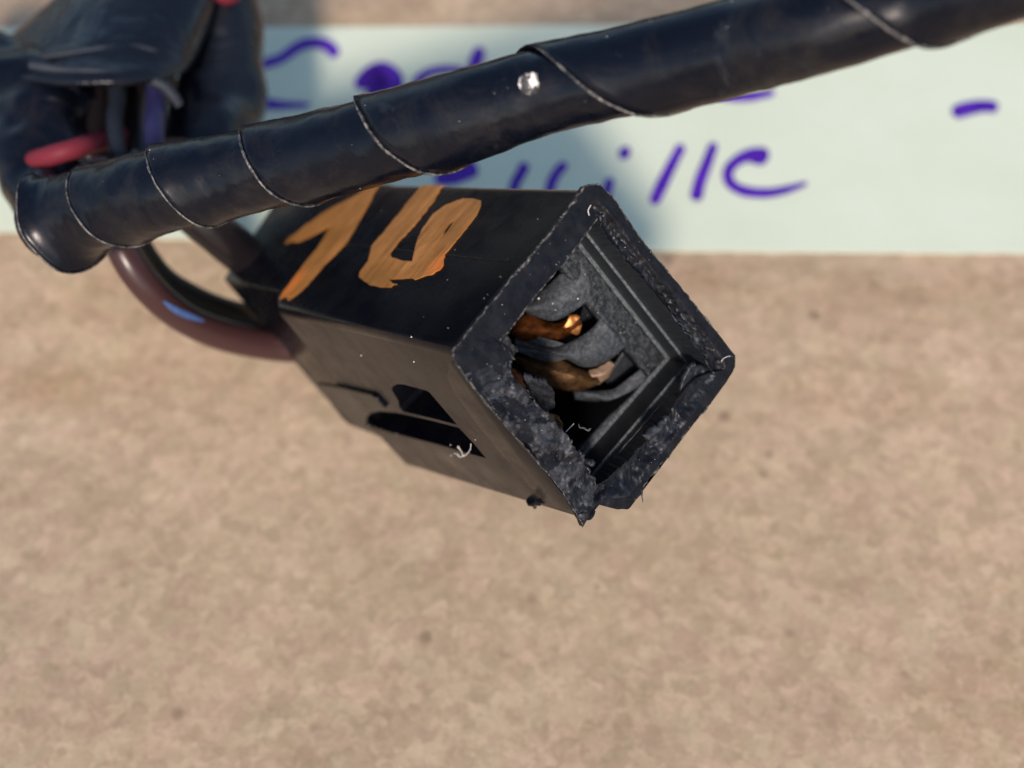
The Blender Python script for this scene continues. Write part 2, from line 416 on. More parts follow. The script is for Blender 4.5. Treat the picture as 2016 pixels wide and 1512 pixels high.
sn = SP[1] if SP[1].y < 0 else -SP[1]      # into the body is -b
for h_ in holes:
    b0 = len(V); depth = 2.6
    V += h_; V += [p + sn * depth for p in h_]
    k = len(h_)
    for i in range(k): F.append((b0 + i, b0 + (i + 1) % k, b0 + k + (i + 1) % k, b0 + k + i))
    F.append(tuple(b0 + k + i for i in range(k)))
bmx = obj('housing', V, F, M['plastic'], conn, smooth=38)
bm = bmesh.new(); bm.from_mesh(bmx.data); bmesh.ops.remove_doubles(bm, verts=bm.verts, dist=2e-6)
bmesh.ops.recalc_face_normals(bm, faces=bm.faces); bm.to_mesh(bmx.data); bm.free()
for p in bmx.data.polygons: p.use_smooth = True
bmx.data.set_sharp_from_angle(angle=math.radians(35))

# generic slab lying on a plane of the connector: outline in picture measure, thickness outwards
def slab(name, pts, pl, th, mat, par=conn, off=0.0, hole=None, bev=0.0, smooth=0):
    top = [[onp(x, y, pl, off + th) for x, y in r_] for r_ in ([pts] + ([hole] if hole else []))]
    V = [p for r_ in top for p in r_]; F = [tuple(t) for t in tessellate_polygon(top)]
    k0 = 0; nrm = pl[1]
    if nrm.dot(lray(*pts[0])) > 0: nrm = -nrm
    low = len(V)
    V += [p - nrm * th for p in V]
    for r_ in top:
        k = len(r_)
        for i in range(k): F.append((k0 + i, k0 + (i + 1) % k, low + k0 + (i + 1) % k, low + k0 + i))
        k0 += k
    F += [tuple(low + i for i in t) for t in tessellate_polygon(top)]
    return obj(name, V, F, mat, par, smooth=smooth)
# the raised latch tongue at the back of the side wall and the thin bridge between the windows
tab = cr([(440, 562), (600, 585), (830, 640), (865, 662), (930, 735), (830, 768), (800, 800), (796, 850), (830, 885), (760, 880), (690, 860), (640, 825), (560, 725)], 3.6, 500, 600)
o = slab('latch_tongue', tab, SIDE, .35, M['plastic'], off=-.02)
md = o.modifiers.new('soft_edge', 'BEVEL'); md.width = .12 * MM; md.segments = 2; md.limit_method = 'ANGLE'
o = slab('front_collar', [(893, 706), (1134, 1006), (1090, 1000), (1040, 955), (985, 893), (930, 824), (892, 772), (880, 742), (884, 716)], SIDE, .10, M['plastic'], off=-.01)
md = o.modifiers.new('soft_edge', 'BEVEL'); md.width = .3 * MM; md.segments = 4; md.limit_method = 'ANGLE'
for p in o.data.polygons: p.use_smooth = True
brg = cr([(1022, 722), (1062, 757), (1300, 812), (1440, 850), (1452, 872), (1250, 818), (1060, 775), (960, 756), (985, 735)], 3.6, 500, 600)
slab('latch_bridge', brg, SIDE, .7, M['plastic'], off=-.72)
# mould parting line along the top wall
P = [onp(x, y, TOP, .0) for x, y in ((1004, 515), (940, 509), (860, 500), (760, 489), (680, 480), (620, 473), (560, 466))]
P = catmull(P, 6)
Vt, Ft = tube(P, lambda t: .05, 6); obj('parting_line', Vt, Ft, M['plastic'], conn)

# --- the torn rim round the mouth
inner_AD = [(1176, 430), (1153, 461), (1112, 515), (1066, 568), (1036, 606), (1004, 648), (982, 672)]
inner_DC = [(982, 672), (996, 690), (1008, 704), (1003, 722), (1012, 748), (1026, 764), (1042, 776), (1056, 796), (1078, 816), (1090, 832), (1104, 846), (1116, 858), (1124, 874), (1137, 893), (1150, 913), (1160, 930), (1178, 958)]
inner_CB = [(1178, 958), (1198, 948), (1222, 925), (1243, 907), (1270, 880), (1300, 848), (1326, 818), (1334, 800), (1352, 770), (1372, 745), (1403, 732)]
inner_BA = [(1403, 732), (1388, 702), (1362, 668), (1340, 640), (1316, 604), (1290, 578), (1268, 548), (1240, 520), (1216, 488), (1192, 456), (1176, 430)]
outer_AD = [(1150, 368), (1108, 426), (1068, 475), (1032, 520), (1008, 545), (960, 606), (930, 642), (893, 690)]
outer_DC = [(893, 690), (900, 718), (962, 800), (1040, 888), (1100, 958), (1130, 1004), (1141, 1020), (1147, 1037)]
outer_CB = [(1147, 1037), (1152, 1020), (1162, 1014), (1180, 994), (1215, 1003), (1236, 1001), (1262, 972), (1268, 955), (1290, 925), (1320, 892), (1342, 862), (1400, 792), (1430, 752), (1447, 722)]
outer_BA = [(1447, 722), (1447, 700), (1412, 655), (1340, 566), (1262, 470), (1215, 400), (1200, 382), (1182, 366), (1168, 362), (1150, 368)]
def resamp(pts, n):
    P = [Vector((x, y, 0)) for x, y in pts]; L = [0]
    for a, b in zip(P, P[1:]): L.append(L[-1] + (b - a).length)
    out = []
    for i in range(n):
        s = L[-1] * i / n; k = max(j for j in range(len(L)) if L[j] <= s + 1e-9); k = min(k, len(P) - 2)
        out.append(P[k].lerp(P[k + 1], (s - L[k]) / max(1e-6, L[k + 1] - L[k])))
    return out
NS = 190; MR = 22
oi, ii, side_id = [], [], []
for s_, (po, pi) in enumerate(((outer_AD, inner_AD), (outer_DC, inner_DC), (outer_CB, inner_CB), (outer_BA, inner_BA))):
    oi += resamp(po, NS); ii += resamp(pi, NS); side_id += [s_] * NS
NT = len(oi); V = []; F = []; fm = []
def sstep(a, b, x): x = max(0, min(1, (x - a) / (b - a))); return x * x * (3 - 2 * x)
inner_loop = []
for i in range(NT):
    s_ = side_id[i]; t = (i % NS) / NS
    for j in range(MR + 1):
        f = j / MR; p = oi[i].lerp(ii[i], f)
        l = loc(p.x, p.y, 0)
        tornw = {0: .10 + .5 * sstep(.85, 1, t), 1: .22 + .78 * sstep(.12, .3, t), 2: .12 + .88 * (1 - sstep(.60, .95, t)) * (.35 + .65 * sstep(.15, .5, f)), 3: .10 + .9 * sstep(.35, .55, f)}[s_]
        q_ = Vector((l.x, l.y, 3.1 * s_ * 0))
        n0 = noise.fractal(q_ * .55, 1.0, 2.0, 3) * 3.2; fr = (math.floor(n0) + sstep(.62, 1, n0 - math.floor(n0))) / 3.2; ri = 1 - abs(noise.noise(Vector((q_.x * 1.1, q_.y * .55, 0)) + Vector((5, 2, 0)))) * 2
        dz = tornw * (.36 * fr + .07 * (ri - .5) + .05 * noise.noise(q_ * 5))
        if s_ == 3: dz += .45 * sstep(.40, .60, f) * (1 - .5 * sstep(.85, 1, f)) * tornw    # torn band sits lower
        if s_ == 2: dz += .5 * sstep(.35, .65, f) * (1 - sstep(.7, 1, t))
        edge_lock = sstep(0, .06, f)
        dxy = Vector((noise.noise(q_ * 3 + Vector((9, 0, 0))), noise.noise(q_ * 3 + Vector((0, 9, 0))), 0)) * .12 * tornw * edge_lock
        V.append(Vector((l.x, l.y, -.03 + dz * (.25 + .75 * edge_lock) + .05 * nz(l, 1.5))) + dxy)
    inner_loop.append(len(V) - 1)
for i in range(NT):
    k = (i + 1) % NT
    for j in range(MR):
        F.append((i * (MR + 1) + j, k * (MR + 1) + j, k * (MR + 1) + j + 1, i * (MR + 1) + j + 1))
        s_ = side_id[i]; t = (i % NS) / NS; f = j / MR
        q_ = V[i * (MR + 1) + j]; n_ = noise.fractal(q_ * .55 + Vector((2, 8, 0)), 1.0, 2.0, 3) + .10 * noise.noise(q_ * 6)
        fm.append(1 if (s_ == 1 and t > .12 and n_ > .10 - .35 * f * sstep(.1, .5, t)) else 2 if (s_ == 2 and f > .25 and t < .85 and n_ > .05) or (s_ == 3 and f > .42 and n_ > -.05) else 0)
outer_ids = [i * (MR + 1) for i in range(NT)]
rim_in = [V[i].copy() for i in inner_loop]
b0 = len(V)                                              # outer skirt down over the housing edge
for i in range(NT): V.append(V[outer_ids[i]] * 1.0 + Vector((0, 0, .5)))
for i in range(NT): k = (i + 1) % NT; F.append((outer_ids[i], outer_ids[k], b0 + k, b0 + i)); fm.append(0)
rim = obj('torn_rim', V, F, M['cut'], conn, smooth=60, mats=[M['torn'], M['torn_dark']], fm=fm)

# --- cavity walls with two moulded ledges
def rect(right, top, bottom, c, k=0.0):
    r_, t_, b_ = loc(*right, c), loc(*top, c), loc(*bottom, c)
    l_ = t_ + b_ - r_
    cs = [t_, l_, b_, r_]; mid = sum(cs, Vector()) / 4
    cs = [p + (p - mid).normalized() * k for p in cs]
    out = []
    for s_ in range(4):
        a, b = cs[s_], cs[(s_ + 1) % 4]
        for i in range(NS): out.append(a.lerp(b, i / NS))
    return out
R1 = ((1350, 715), (1140, 446), (1155, 944)); R2 = ((1310, 705), (1128, 472), (1136, 903)); R3 = ((1276, 727), (1108, 512), (1130, 890))
def shift(loop, c): return [Vector((p.x, p.y, c)) for p in loop]
W0 = rim_in
W1 = rect(*R1, 4.0, .34); W1i = rect(*R1, 4.02); W2 = rect(*R2, 7.0, .5); W2i = rect(*R2, 7.03)
W1j = [p + Vector((0, 0, .12)) for p in W1i]
def loft(name, Ls, mat, cap=False):
    V = [p for l_ in Ls for p in l_]; F = []
    for r_ in range(len(Ls) - 1):
        for i in range(NT): k = (i + 1) % NT; F.append((r_ * NT + i, r_ * NT + k, (r_ + 1) * NT + k, (r_ + 1) * NT + i))
    if cap: F.append(tuple((len(Ls) - 1) * NT + i for i in range(NT)))
    return obj(name, V, F, mat, conn, smooth=30)
mid01 = [a.lerp(b, .35) + Vector((.12 * nz(a, 2), .12 * nz(a + Vector((3, 3, 3)), 2), 0)) for a, b in zip(W0, W1)]
loft('cavity_wall', [W0, mid01, W1], M['wall'])
loft('cavity_ledge', [W1, W1i], M['ledge'])
loft('cavity_wall', [W1i, W2], M['wall'])
loft('cavity_ledge', [W2, W2i], M['ledge'])
# deep pit
deep = [Vector((p.x, p.y, 16)) for p in W2i]
loft('cavity_pit', [W2i, deep], M['hollow'], cap=True)

# insert plate and its curved fingers; each row is a run of (x, y, depth)
def patch(name, rows, mat, th=.5, bulge=0.0, nu=8, nv=6, par=conn, rough=.015, smooth=50):
    R_ = [catmull([loc(*p) for p in r_], nu) for r_ in rows]
    n_ = min(len(r_) for r_ in R_); V = []; F = []
    cols = []
    for i in range(n_): cols.append(catmull([r_[i] for r_ in R_], nv))
    m_ = len(cols[0])
    for i, cc in enumerate(cols):
        for j, p in enumerate(cc):
            f = j / (m_ - 1); q_ = p.copy(); q_.z -= bulge * ((1 - abs(2 * f - 1)) if name.startswith('contact') else math.sin(math.pi * f))
            q_ += Vector((nz(p * 2.5, 1), nz(p * 2.5 + Vector((7, 0, 0)), 1), nz(p * 2.5 + Vector((0, 7, 0)), 1))) * rough
            V.append(q_)
    for i in range(n_ - 1):
        for j in range(m_ - 1): a = i * m_ + j; F.append((a, a + 1, a + m_ + 1, a + m_))
    o = obj(name, V, F, mat, par, smooth=smooth)
    bm = bmesh.new(); bm.from_mesh(o.data)
    if bm.faces and sum((f.normal.z for f in bm.faces)) > 0: bmesh.ops.reverse_faces(bm, faces=bm.faces)
    bm.to_mesh(o.data); bm.free()
    solid(o, th, -1); return o
patch('insert_plate', [[(1128, 470, 7.05), (1180, 532, 7.05), (1250, 625, 7.05), (1312, 706, 7.05)],
                       [(1104, 520, 7.1), (1155, 591, 7.1), (1212, 660, 7.1), (1278, 738, 7.1)]], M['insert'], 1.2)
patch('insert_plate', [[(1278, 738, 7.12), (1240, 782, 7.12), (1200, 824, 7.12), (1142, 888, 7.12)],
                       [(1312, 708, 7.06), (1262, 765, 7.06), (1208, 826, 7.06), (1152, 890, 7.06)]], M['dusty'], 1.0)
patch('socket_finger', [[(1140, 508, 7.1), (1110, 532, 7.9), (1082, 556, 9.0), (1040, 592, 11)],
                        [(1160, 555, 7.1), (1125, 575, 7.4), (1082, 598, 8.4), (1030, 608, 10.6)],
                        [(1157, 593, 7.1), (1128, 614, 7.9), (1088, 632, 9.0), (1036, 618, 11.2)]], M['dusty'], 1.0, .25)
patch('socket_finger', [[(1184, 628, 7.1), (1160, 650, 7.8), (1125, 672, 8.8), (1082, 684, 10.2), (1012, 664, 12)],
                        [(1214, 660, 7.1), (1172, 690, 7.3), (1135, 704, 8.3), (1080, 692, 9.8), (1012, 672, 11.8)],
                        [(1230, 685, 7.1), (1196, 712, 7.9), (1152, 724, 8.9), (1104, 704, 10.4), (1012, 682, 12)]], M['dusty'], 1.0, .25)
patch('socket_finger', [[(1262, 728, 7.1), (1240, 742, 7.6), (1208, 764, 8.6), (1180, 768, 9.6), (1130, 768, 11)],
                        [(1276, 748, 7.1), (1240, 772, 7.5), (1200, 786, 8.4), (1165, 776, 9.6), (1125, 772, 11)]], M['dusty'], .9, .1)
# far wall of each socket, catching a little light
patch('socket_wall', [[(1150, 596, 10), (1175, 622, 10), (1182, 640, 10)], [(1138, 632, 12), (1158, 652, 12), (1166, 664, 12)]], M['wall'], .3)
patch('socket_wall', [[(1228, 690, 9.2), (1262, 722, 9.2), (1254, 736, 9.4)], [(1190, 748, 10.5), (1206, 770, 10.5), (1214, 774, 10.5)]], M['wall'], .3)
# sprung copper contacts
def term(rows, mat, **k): return patch('contact', rows, mat, .16, smooth=22, **k)
term([[(1000, 648, 12.4), (1036, 617, 11.8), (1070, 629, 10.9), (1102, 634, 10.0), (1134, 616, 9.3)],
      [(1000, 652, 12.2), (1040, 648, 11.2), (1075, 652, 10.2), (1112, 650, 9.4), (1140, 632, 9.0)],
      [(1002, 656, 12.4), (1036, 673, 11.8), (1076, 673, 10.9), (1104, 668, 10.0), (1142, 650, 9.3)]], M['copper'], bulge=.35, rough=.04)
term([[(1012, 698, 12.2), (1052, 703, 11.6), (1102, 705, 10.5), (1134, 722, 9.8), (1162, 732, 9.4)],
      [(1010, 703, 12.0), (1062, 722, 11.0), (1110, 735, 9.8), (1142, 744, 9.2), (1172, 745, 8.9)],
      [(1010, 708, 12.2), (1046, 737, 11.6), (1092, 766, 10.5), (1144, 769, 9.8), (1184, 756, 9.4)]], M['copper_dull'], bulge=.4, rough=.04)
patch('contact_tip', [[(1160, 728, 9.2), (1180, 722, 8.9), (1202, 708, 8.7)], [(1164, 742, 8.9), (1186, 736, 8.6), (1208, 718, 8.5)], [(1178, 758, 9.3), (1198, 744, 8.9), (1206, 726, 8.7)]], M['tip'], .3, bulge=.15, rough=.08)
patch('contact_tip', [[(1122, 620, 9.1), (1139, 622, 8.9), (1146, 638, 8.9)], [(1108, 646, 9.4), (1124, 656, 9.2), (1138, 660, 9.2)]], M['copper_bright'], .3, bulge=.15, rough=.08)
term([[(1008, 722, 11.5), (1030, 738, 11), (1042, 766, 10.6)], [(998, 740, 11.5), (1014, 764, 11), (1040, 782, 10.6)]], M['copper'], rough=.1)
term([[(1078, 812, 6.0), (1098, 818, 5.6), (1108, 836, 5.2)], [(1076, 834, 6), (1092, 850, 5.6), (1106, 858, 5.2)]], M['copper_dull'], rough=.1)
# torn flaps of plastic hanging into the mouth
def chip(pts, c0, c1, mat='torn', th=.5, name='torn_flap'):
    rows = [[(x, y, c0) for x, y in pts[0]], [(x, y, (c0 + c1) / 2) for x, y in pts[1]], [(x, y, c1) for x, y in pts[2]]]
    return patch(name, rows, M[mat], th, rough=.22)
chip([[(1036, 742), (1052, 748), (1074, 752)], [(1040, 770), (1062, 778), (1092, 772)], [(1066, 806), (1080, 808), (1092, 802)]], .9, 2.2)
chip([[(962, 672), (984, 660), (1000, 662)], [(974, 690), (994, 684), (1012, 680)], [(996, 712), (1008, 708), (1020, 694)]], .1, 1.2)
chip([[(1364, 716), (1384, 724), (1406, 732)], [(1348, 744), (1364, 752), (1380, 750)], [(1330, 800), (1338, 806), (1350, 792)]], .5, 1.2, 'wall')
chip([[(1318, 820), (1300, 836), (1268, 856)], [(1330, 838), (1308, 852), (1286, 870)], [(1326, 850), (1318, 862), (1300, 876)]], .2, .5)

# worn, slightly ragged mould edges catching the light
def bead(name, pts, c, r, mat='edge', jit=.10, step=.22, par=conn, key=0.0, pl=None):
    P = catmull([loc(x, y, c) if pl is None else onp(x, y, pl) for x, y in pts], 12); out = []
    for p in P:
        out.append(p + Vector((nz(p * 2.2, 1.0), nz(p * 2.2 + Vector((4, 1, 0)), 1), nz(p * 2.2 + Vector((0, 4, 3)), 1))) * jit)
    k = [0]
    def rr(t): return r * max(.08, .75 + 1.5 * nz((t * 40 + key, key, 0), 1.0) + .6 * nz((t * 9, key, 4), 1.0))
    Vt, Ft = tube(out, rr, 7); return obj(name, Vt, Ft, M[mat], par, smooth=60)
bead('worn_edge', outer_AD, -.05, .085, key=1)
bead('worn_edge', outer_AD[:5], -.02, .12, jit=.16, key=5)
bead('worn_edge', outer_DC[:3], -.04, .09, key=2)
bead('worn_edge', outer_DC[2:], -.04, .05, key=3)
bead('worn_edge', outer_BA[2:], -.04, .055, jit=.08, key=4)
bead('worn_edge', inner_AD, -.02, .075, jit=.06, key=6)
bead('worn_edge', inner_DC, .05, .10, 'torn', jit=.25, key=7)
bead('worn_edge', outer_CB[6:12], .0, .07, jit=.18, key=8)
bead('worn_edge', inner_BA[:5], .2, .09, 'torn', jit=.2, key=9)
bead('worn_edge', [(1403, 733), (1396, 744), (1385, 752), (1372, 746)], .15, .22, 'dusty', jit=.3, key=12)
bead('worn_edge', [(1137, 893), (1150, 905), (1166, 912), (1170, 916)], .1, .22, 'torn', jit=.3, key=13)
bead('worn_edge', [(545, 421), (512, 452), (480, 497), (444, 546)], 0, .05, jit=.05, key=10, pl=TOP)
for dx, dy, c_ in ((14, 5, 2.9), (27, 11, 1.9), (36, 16, 1.2)):
    bead('wall_ridge', [(1352 + dx, 722 + dy), (1300 + dx, 778 + dy), (1240 + dx, 845 + dy), (1180 + dx, 916 + dy)], c_, .05, 'ledge', jit=.05, key=20 + dx)
# burrs on the lower corner
def spike(pts, c, r0, name='burr', mat='torn', pl=None):
    P = catmull([loc(x, y, c) if pl is None else onp(x, y, pl) for x, y in pts], 5)
    Vt, Ft = tube(P, lambda t: r0 * max(.06, (1 - t) ** .8) * (1 + .25 * math.sin(9 * t)), 8); obj(name, Vt, Ft, M[mat], conn, smooth=60)
spike([(1141, 1008), (1146, 1024), (1147, 1038)], .1, .42)
spike([(1160, 1012), (1163, 1016), (1158, 1024)], .1, .5)
spike([(1046, 984), (1052, 994), (1053, 1002)], 0, .45, pl=SIDE, mat='plastic')
spike([(1060, 988), (1066, 990), (1073, 990)], 0, .3, pl=SIDE, mat='plastic')
spike([(1262, 966), (1264, 978), (1266, 990)], .1, .12, mat='edge')
spike([(1284, 930), (1296, 924), (1302, 918)], .1, .16, mat='edge')

# --- the number painted in orange
one = cr([(1180, 190), (1130, 268), (1092, 350), (1050, 420), (1015, 480), (1000, 510), (950, 592), (880, 665), (800, 742), (750, 800), (700, 862), (640, 920), (560, 978), (570, 950), (545, 962), (548, 945), (505, 968), (528, 920), (560, 880), (620, 800), (680, 720), (740, 650), (790, 575), (825, 510), (845, 482), (760, 530), (690, 568), (620, 592), (585, 590), (540, 604), (560, 570), (600, 540), (680, 480), (760, 420), (830, 375), (900, 338), (1000, 288), (1060, 250), (1110, 180)], 3.36, 400, 300)
zero = cr([(1500, 160), (1610, 160), (1580, 225), (1530, 312), (1470, 390), (1400, 478), (1340, 540), (1290, 592), (1262, 630), (1235, 668), (1250, 695), (1320, 716), (1385, 722), (1392, 670), (1400, 635), (1416, 580), (1440, 520), (1480, 460), (1520, 405), (1600, 350), (1660, 322), (1720, 305), (1790, 305), (1838, 318), (1836, 355), (1810, 410), (1775, 455), (1730, 515), (1680, 575), (1640, 625), (1600, 672), (1592, 705), (1590, 745), (1565, 772), (1540, 786), (1515, 808), (1470, 815), (1430, 830), (1400, 842), (1380, 830), (1310, 836), (1225, 838), (1250, 865), (1285, 872), (1255, 876), (1240, 892), (1170, 890), (1100, 874), (1060, 850), (1030, 822), (1035, 790), (1062, 755), (1090, 715), (1100, 680), (1110, 625), (1150, 575), (1200, 520), (1250, 455), (1300, 395), (1350, 330), (1400, 275), (1440, 222)], 3.36, 400, 300)
slit = cr([(1668, 436), (1640, 485), (1612, 525), (1582, 550), (1600, 510), (1630, 470)], 3.36, 400, 300)
def rag(P, st=5, am=1.3):
    out = []
    for i, (x, y) in enumerate(P):
        x2, y2 = P[(i + 1) % len(P)]; k = max(1, int(math.hypot(x2 - x, y2 - y) / st))
        for j in range(k):
            f = j / k; u, v = x + (x2 - x) * f, y + (y2 - y) * f
            out.append((u + am * nz((u * .12, v * .12, 0), 1) + .5 * am * nz((u * .5, v * .5, 2), 1), v + am * nz((u * .12, v * .12, 5), 1)))
    return out
one, zero = rag(one), rag(zero)
one = [(x, max(y, 360.5 - (x < 600) * 3)) for x, y in one]; zero = [(x, max(y, 364.5)) for x, y in zero]
slab('painted_digit', one, TOP, .045, M['orange'], off=.015)
slab('painted_digit', zero, TOP, .045, M['orange'], off=.015, hole=slit)
mo = m_or; T_ = mo.t
def vnode(op, a, b):
    n = T_.nodes.new('ShaderNodeVectorMath'); n.operation = op
    for k, v in enumerate((a, b)):
        if isinstance(v, Vector): n.inputs[k].default_value = v
        else: T_.links.new(v, n.inputs[k])
    return n.outputs['Value' if op in ('DOT_PRODUCT', 'DISTANCE') else 0]
dirn = (onp(566, 570, TOP) - onp(745, 365, TOP)).normalized(); acr = dirn.cross(TOP[1]).normalized()
pos = mo.co.outputs['Object']
cx = T_.nodes.new('ShaderNodeCombineXYZ')
T_.links.new(vnode('DOT_PRODUCT', pos, dirn * 170), cx.inputs[0]); T_.links.new(vnode('DOT_PRODUCT', pos, acr * 1900), cx.inputs[1])
drag = T_.nodes.new('ShaderNodeTexNoise'); drag.inputs['Scale'].default_value = 1.0; drag.inputs['Detail'].default_value = 5; drag.inputs['Distortion'].default_value = .5
T_.links.new(cx.outputs[0], drag.inputs['Vector']); dg = drag.outputs[0]
base_c = mo.mix(mo.rng(mo.noise(190, 4, .6), .38, .62, 0, 1), mo.mix(mo.rng(dg, .3, .7, 0, 1), (.27, .115, .012), (.52, .20, .028)), mo.mix(mo.rng(dg, .3, .7, 0, 1), (.46, .17, .022), (.74, .32, .08)))
base_c = mo.mix(mo.rng(dg, .24, .34, .75, 0), base_c, (.10, .048, .010))
for tip, rad_ in (((572, 560), 2.3), ((868, 520), 1.9)):
    dd = vnode('DISTANCE', pos, onp(*tip, TOP) * MM)
    base_c = mo.mix(mo.rng(dd, rad_ * .35 * MM, rad_ * MM, .95, 0), base_c, mo.mix(mo.rng(dg, .3, .7, 0, 1), (.78, .19, .018), (1.0, .33, .06)))
mo.col(base_c); mo.bump(dg, .00006, .8)

# ------------------------------------------------------------------ taped cable running over the connector
sil = [  # top silhouette, bottom silhouette, distance
    ((60, 360), (120, 520), 102), ((165, 330), (210, 488), 99), ((300, 290), (345, 456), 95), ((480, 252), (520, 416), 92.5), ((697, 197), (745, 366), 88),
    ((860, 149), (915, 322), 84.5), ((1030, 99), (1080, 266), 82), ((1200, 58), (1255, 227), 79.5), ((1400, 4), (1450, 188), 76.5), ((1560, -36), (1620, 148), 73.5), ((1760, -85), (1830, 88), 71), ((2000, -140), (2080, 16), 67), ((2300, -210), (2380, -60), 65), ((2700, -300), (2790, -150), 63)]
cen = []; rr_ = []
for a, b, Z in sil:
    p = Vector(a + (0,)); q_ = Vector(b + (0,)); mid = (p + q_) / 2
    cen.append(W(mid.x, mid.y, Z)); rr_.append((p - q_).length / 2 * Z / FPX * .985)
K = 16
cl = catmull(cen, K); nC = len(cl)
rad_tab = [Vector((r_, 0, 0)) for r_ in rr_]; rl = [v.x for v in catmull(rad_tab, K)]
tops = [a[0] for a, b, Z in sil]; topl = [v.x for v in catmull([Vector((x, 0, 0)) for x in tops], K)]
def at_s(s):                      # s in index units of the fine centre line
    s = max(0, min(nC - 1.001, s)); i = int(s); f = s - i
    return cl[i].lerp(cl[i + 1], f), rl[i] * (1 - f) + rl[i + 1] * f, (cl[i + 1] - cl[i]).normalized()
def s_of_x(x):
    if x <= topl[0]: return 0
    for i in range(nC - 1):
        if topl[i] <= x <= topl[i + 1]: return i + (x - topl[i]) / (topl[i + 1] - topl[i])
    return nC - 1
edges_x = [75, 165, 300, 480, 697, 1030, 1545, 2150, 2680]
ES = [s_of_x(x) for x in edges_x]
def S_of(th):                     # helix: angle from the upper silhouette, one turn = one tape edge to the next
    k = th / (2 * math.pi); i = int(max(0, min(len(ES) - 2, math.floor(k)))); f = k - i
    Q = [ES[0] - (ES[1] - ES[0])] + ES + [ES[-1] + 5]
    a, b, c, d = Q[i], Q[i + 1], Q[i + 2], Q[min(i + 3, len(Q) - 1)]
    return .5 * ((2 * b) + (c - a) * f + (2 * a - 5 * b + 4 * c - d) * f * f + (3 * b - a - 3 * c + d) * f ** 3)
def tube_pt(s, th, dr):
    p, r_, t = at_s(s)
    view = (O - p).normalized()
    side = t.cross(view).normalized()          # points to the upper silhouette
    if side.dot(Vector((0, 1, 0))) < 0: side = -side
    fr = side.cross(t).normalized()
    if fr.dot(view) < 0: fr = -fr
    return p + (side * math.cos(th) + fr * math.sin(th)) * (r_ + dr)
cable = empty('taped_cable', W(1000, 190, 86))
tag(cable, 'thick wire loom spirally wrapped in glossy black tape, crossing above the connector', 'cable')
bpy.context.view_layer.update()
NTH, NU = 72, 22
for k in range(len(ES) - 1):
    V = []; F = []
    lip = [1.2, .40, .25, .22, .24, .30, .22, .2][k]
    for i in range(NTH + 1):
        th = 2 * math.pi * (k + i / NTH)
        s0 = S_of(th); s1 = S_of(th + 2 * math.pi) if k < len(ES) - 2 else nC - 1
        s1 += (s1 - s0) * .06
        for j in range(NU + 1):
            u = j / NU
            s = s0 + (s1 - s0) * u
            pp = Vector((s * .35, math.cos(th) * 1.2, math.sin(th) * 1.2))
            low = .5 - .5 * math.cos(th - math.pi * 0)          # lifted most at the lower silhouette
            lift = lip * math.exp(-u * 7) * (.45 + .55 * max(0, math.sin(th - .9)) ) * (1 + .35 * noise.noise(Vector((i * .12, k * 7, 0))))
            dr = .10 - .24 * u + lift + .10 * noise.noise(pp * .9) + .05 * noise.noise(pp * 3) 
            V.append(tube_pt(s, th, dr))
    w_ = NU + 1
    for i in range(NTH):
        for j in range(NU): a = i * w_ + j; F.append((a, a + 1, a + w_ + 1, a + w_))
    o = obj('tape_turn', V, F, M['tape'] if k % 2 else M['tape_dull'], None, smooth=60)
    bm = bmesh.new(); bm.from_mesh(o.data)
    c_ = sum((v.co for v in bm.verts), Vector()) / len(bm.verts)
    if sum(f.normal.dot(f.calc_center_median() - c_) for f in bm.faces) < 0: bmesh.ops.reverse_faces(bm, faces=bm.faces)
    bm.to_mesh(o.data); bm.free()
    for p in o.data.polygons: p.use_smooth = True
    solid(o, .10, -1); child(o, cable)
    # sticky, dusty edge of this turn
    path = [V[i * w_] + (V[i * w_] - V[i * w_ + 1]).normalized() * .01 for i in range(4, NTH - 22)]
    Vt, Ft = tube(path, lambda t, k=k: max(.03, .085 + .11 * nz((t * 45, k, 0), 1) + .05 * nz((t * 160, k, 3), 1)) * (1.25 if k > 2 else .9) * min(1, 6 * t + .1, 6 * (1 - t) + .1), 6)
    e = obj('tape_edge', Vt, Ft, M['adhesive'], None, smooth=60)
    e.parent = o; e.matrix_parent_inverse = (o.matrix_parent_inverse.copy()).inverted() @ Matrix.Identity(4) if False else Matrix.Identity(4)
# dark core so the wrap is not hollow
path = [at_s(i)[0] for i in range(0, nC - 1, 3)]
Vt, Ft = tube(path, lambda t: at_s(t * (nC - 2))[1] - .45, 24)
child(obj('cable_core', Vt, Ft, M['black_wire']), cable)
# paint fleck stuck on the tape
def find_tube(px, py):
    best = None
    for i in range(int(s_of_x(px - 80)), int(s_of_x(px + 80)) + 1):
        for j in range(40):
            th = math.pi * j / 39; p = tube_pt(i, th, .12); v = FL @ (RX.inverted() @ (p - O))
            x, y = 1008 + FPX * v.x / v.z, 756 + FPX * v.y / v.z; d = (x - px) ** 2 + (y - py) ** 2
            if best is None or d < best[0]: best = (d, p)
    return best[1]
p0 = find_tube(1047, 167); vd = (O - p0).normalized(); up = Vector((0, 1, 0)); rt = up.cross(vd).normalized(); up = vd.cross(rt)
V = [p0 + vd * .22]; F = []
for i in range(20):
    a = 2 * math.pi * i / 20; r_ = .72 * (1 + .22 * nz((math.cos(a), math.sin(a), 2), 2.2)); V.append(p0 + (rt * math.cos(a) + up * math.sin(a)) * r_ + vd * .05)
for i in range(20): a = 2 * math.pi * i / 20; r_ = .45; V.append(p0 + (rt * math.cos(a) + up * math.sin(a)) * r_ + vd * (.24 + .06 * nz((a, 0, 0), 3)))
for i in range(20):
    k = (i + 1) % 20; F.append((1 + i, 1 + k, 21 + k, 21 + i)); F.append((21 + i, 21 + k, 0))
child(obj('paint_fleck', V, F, M['fleck'], None), cable)

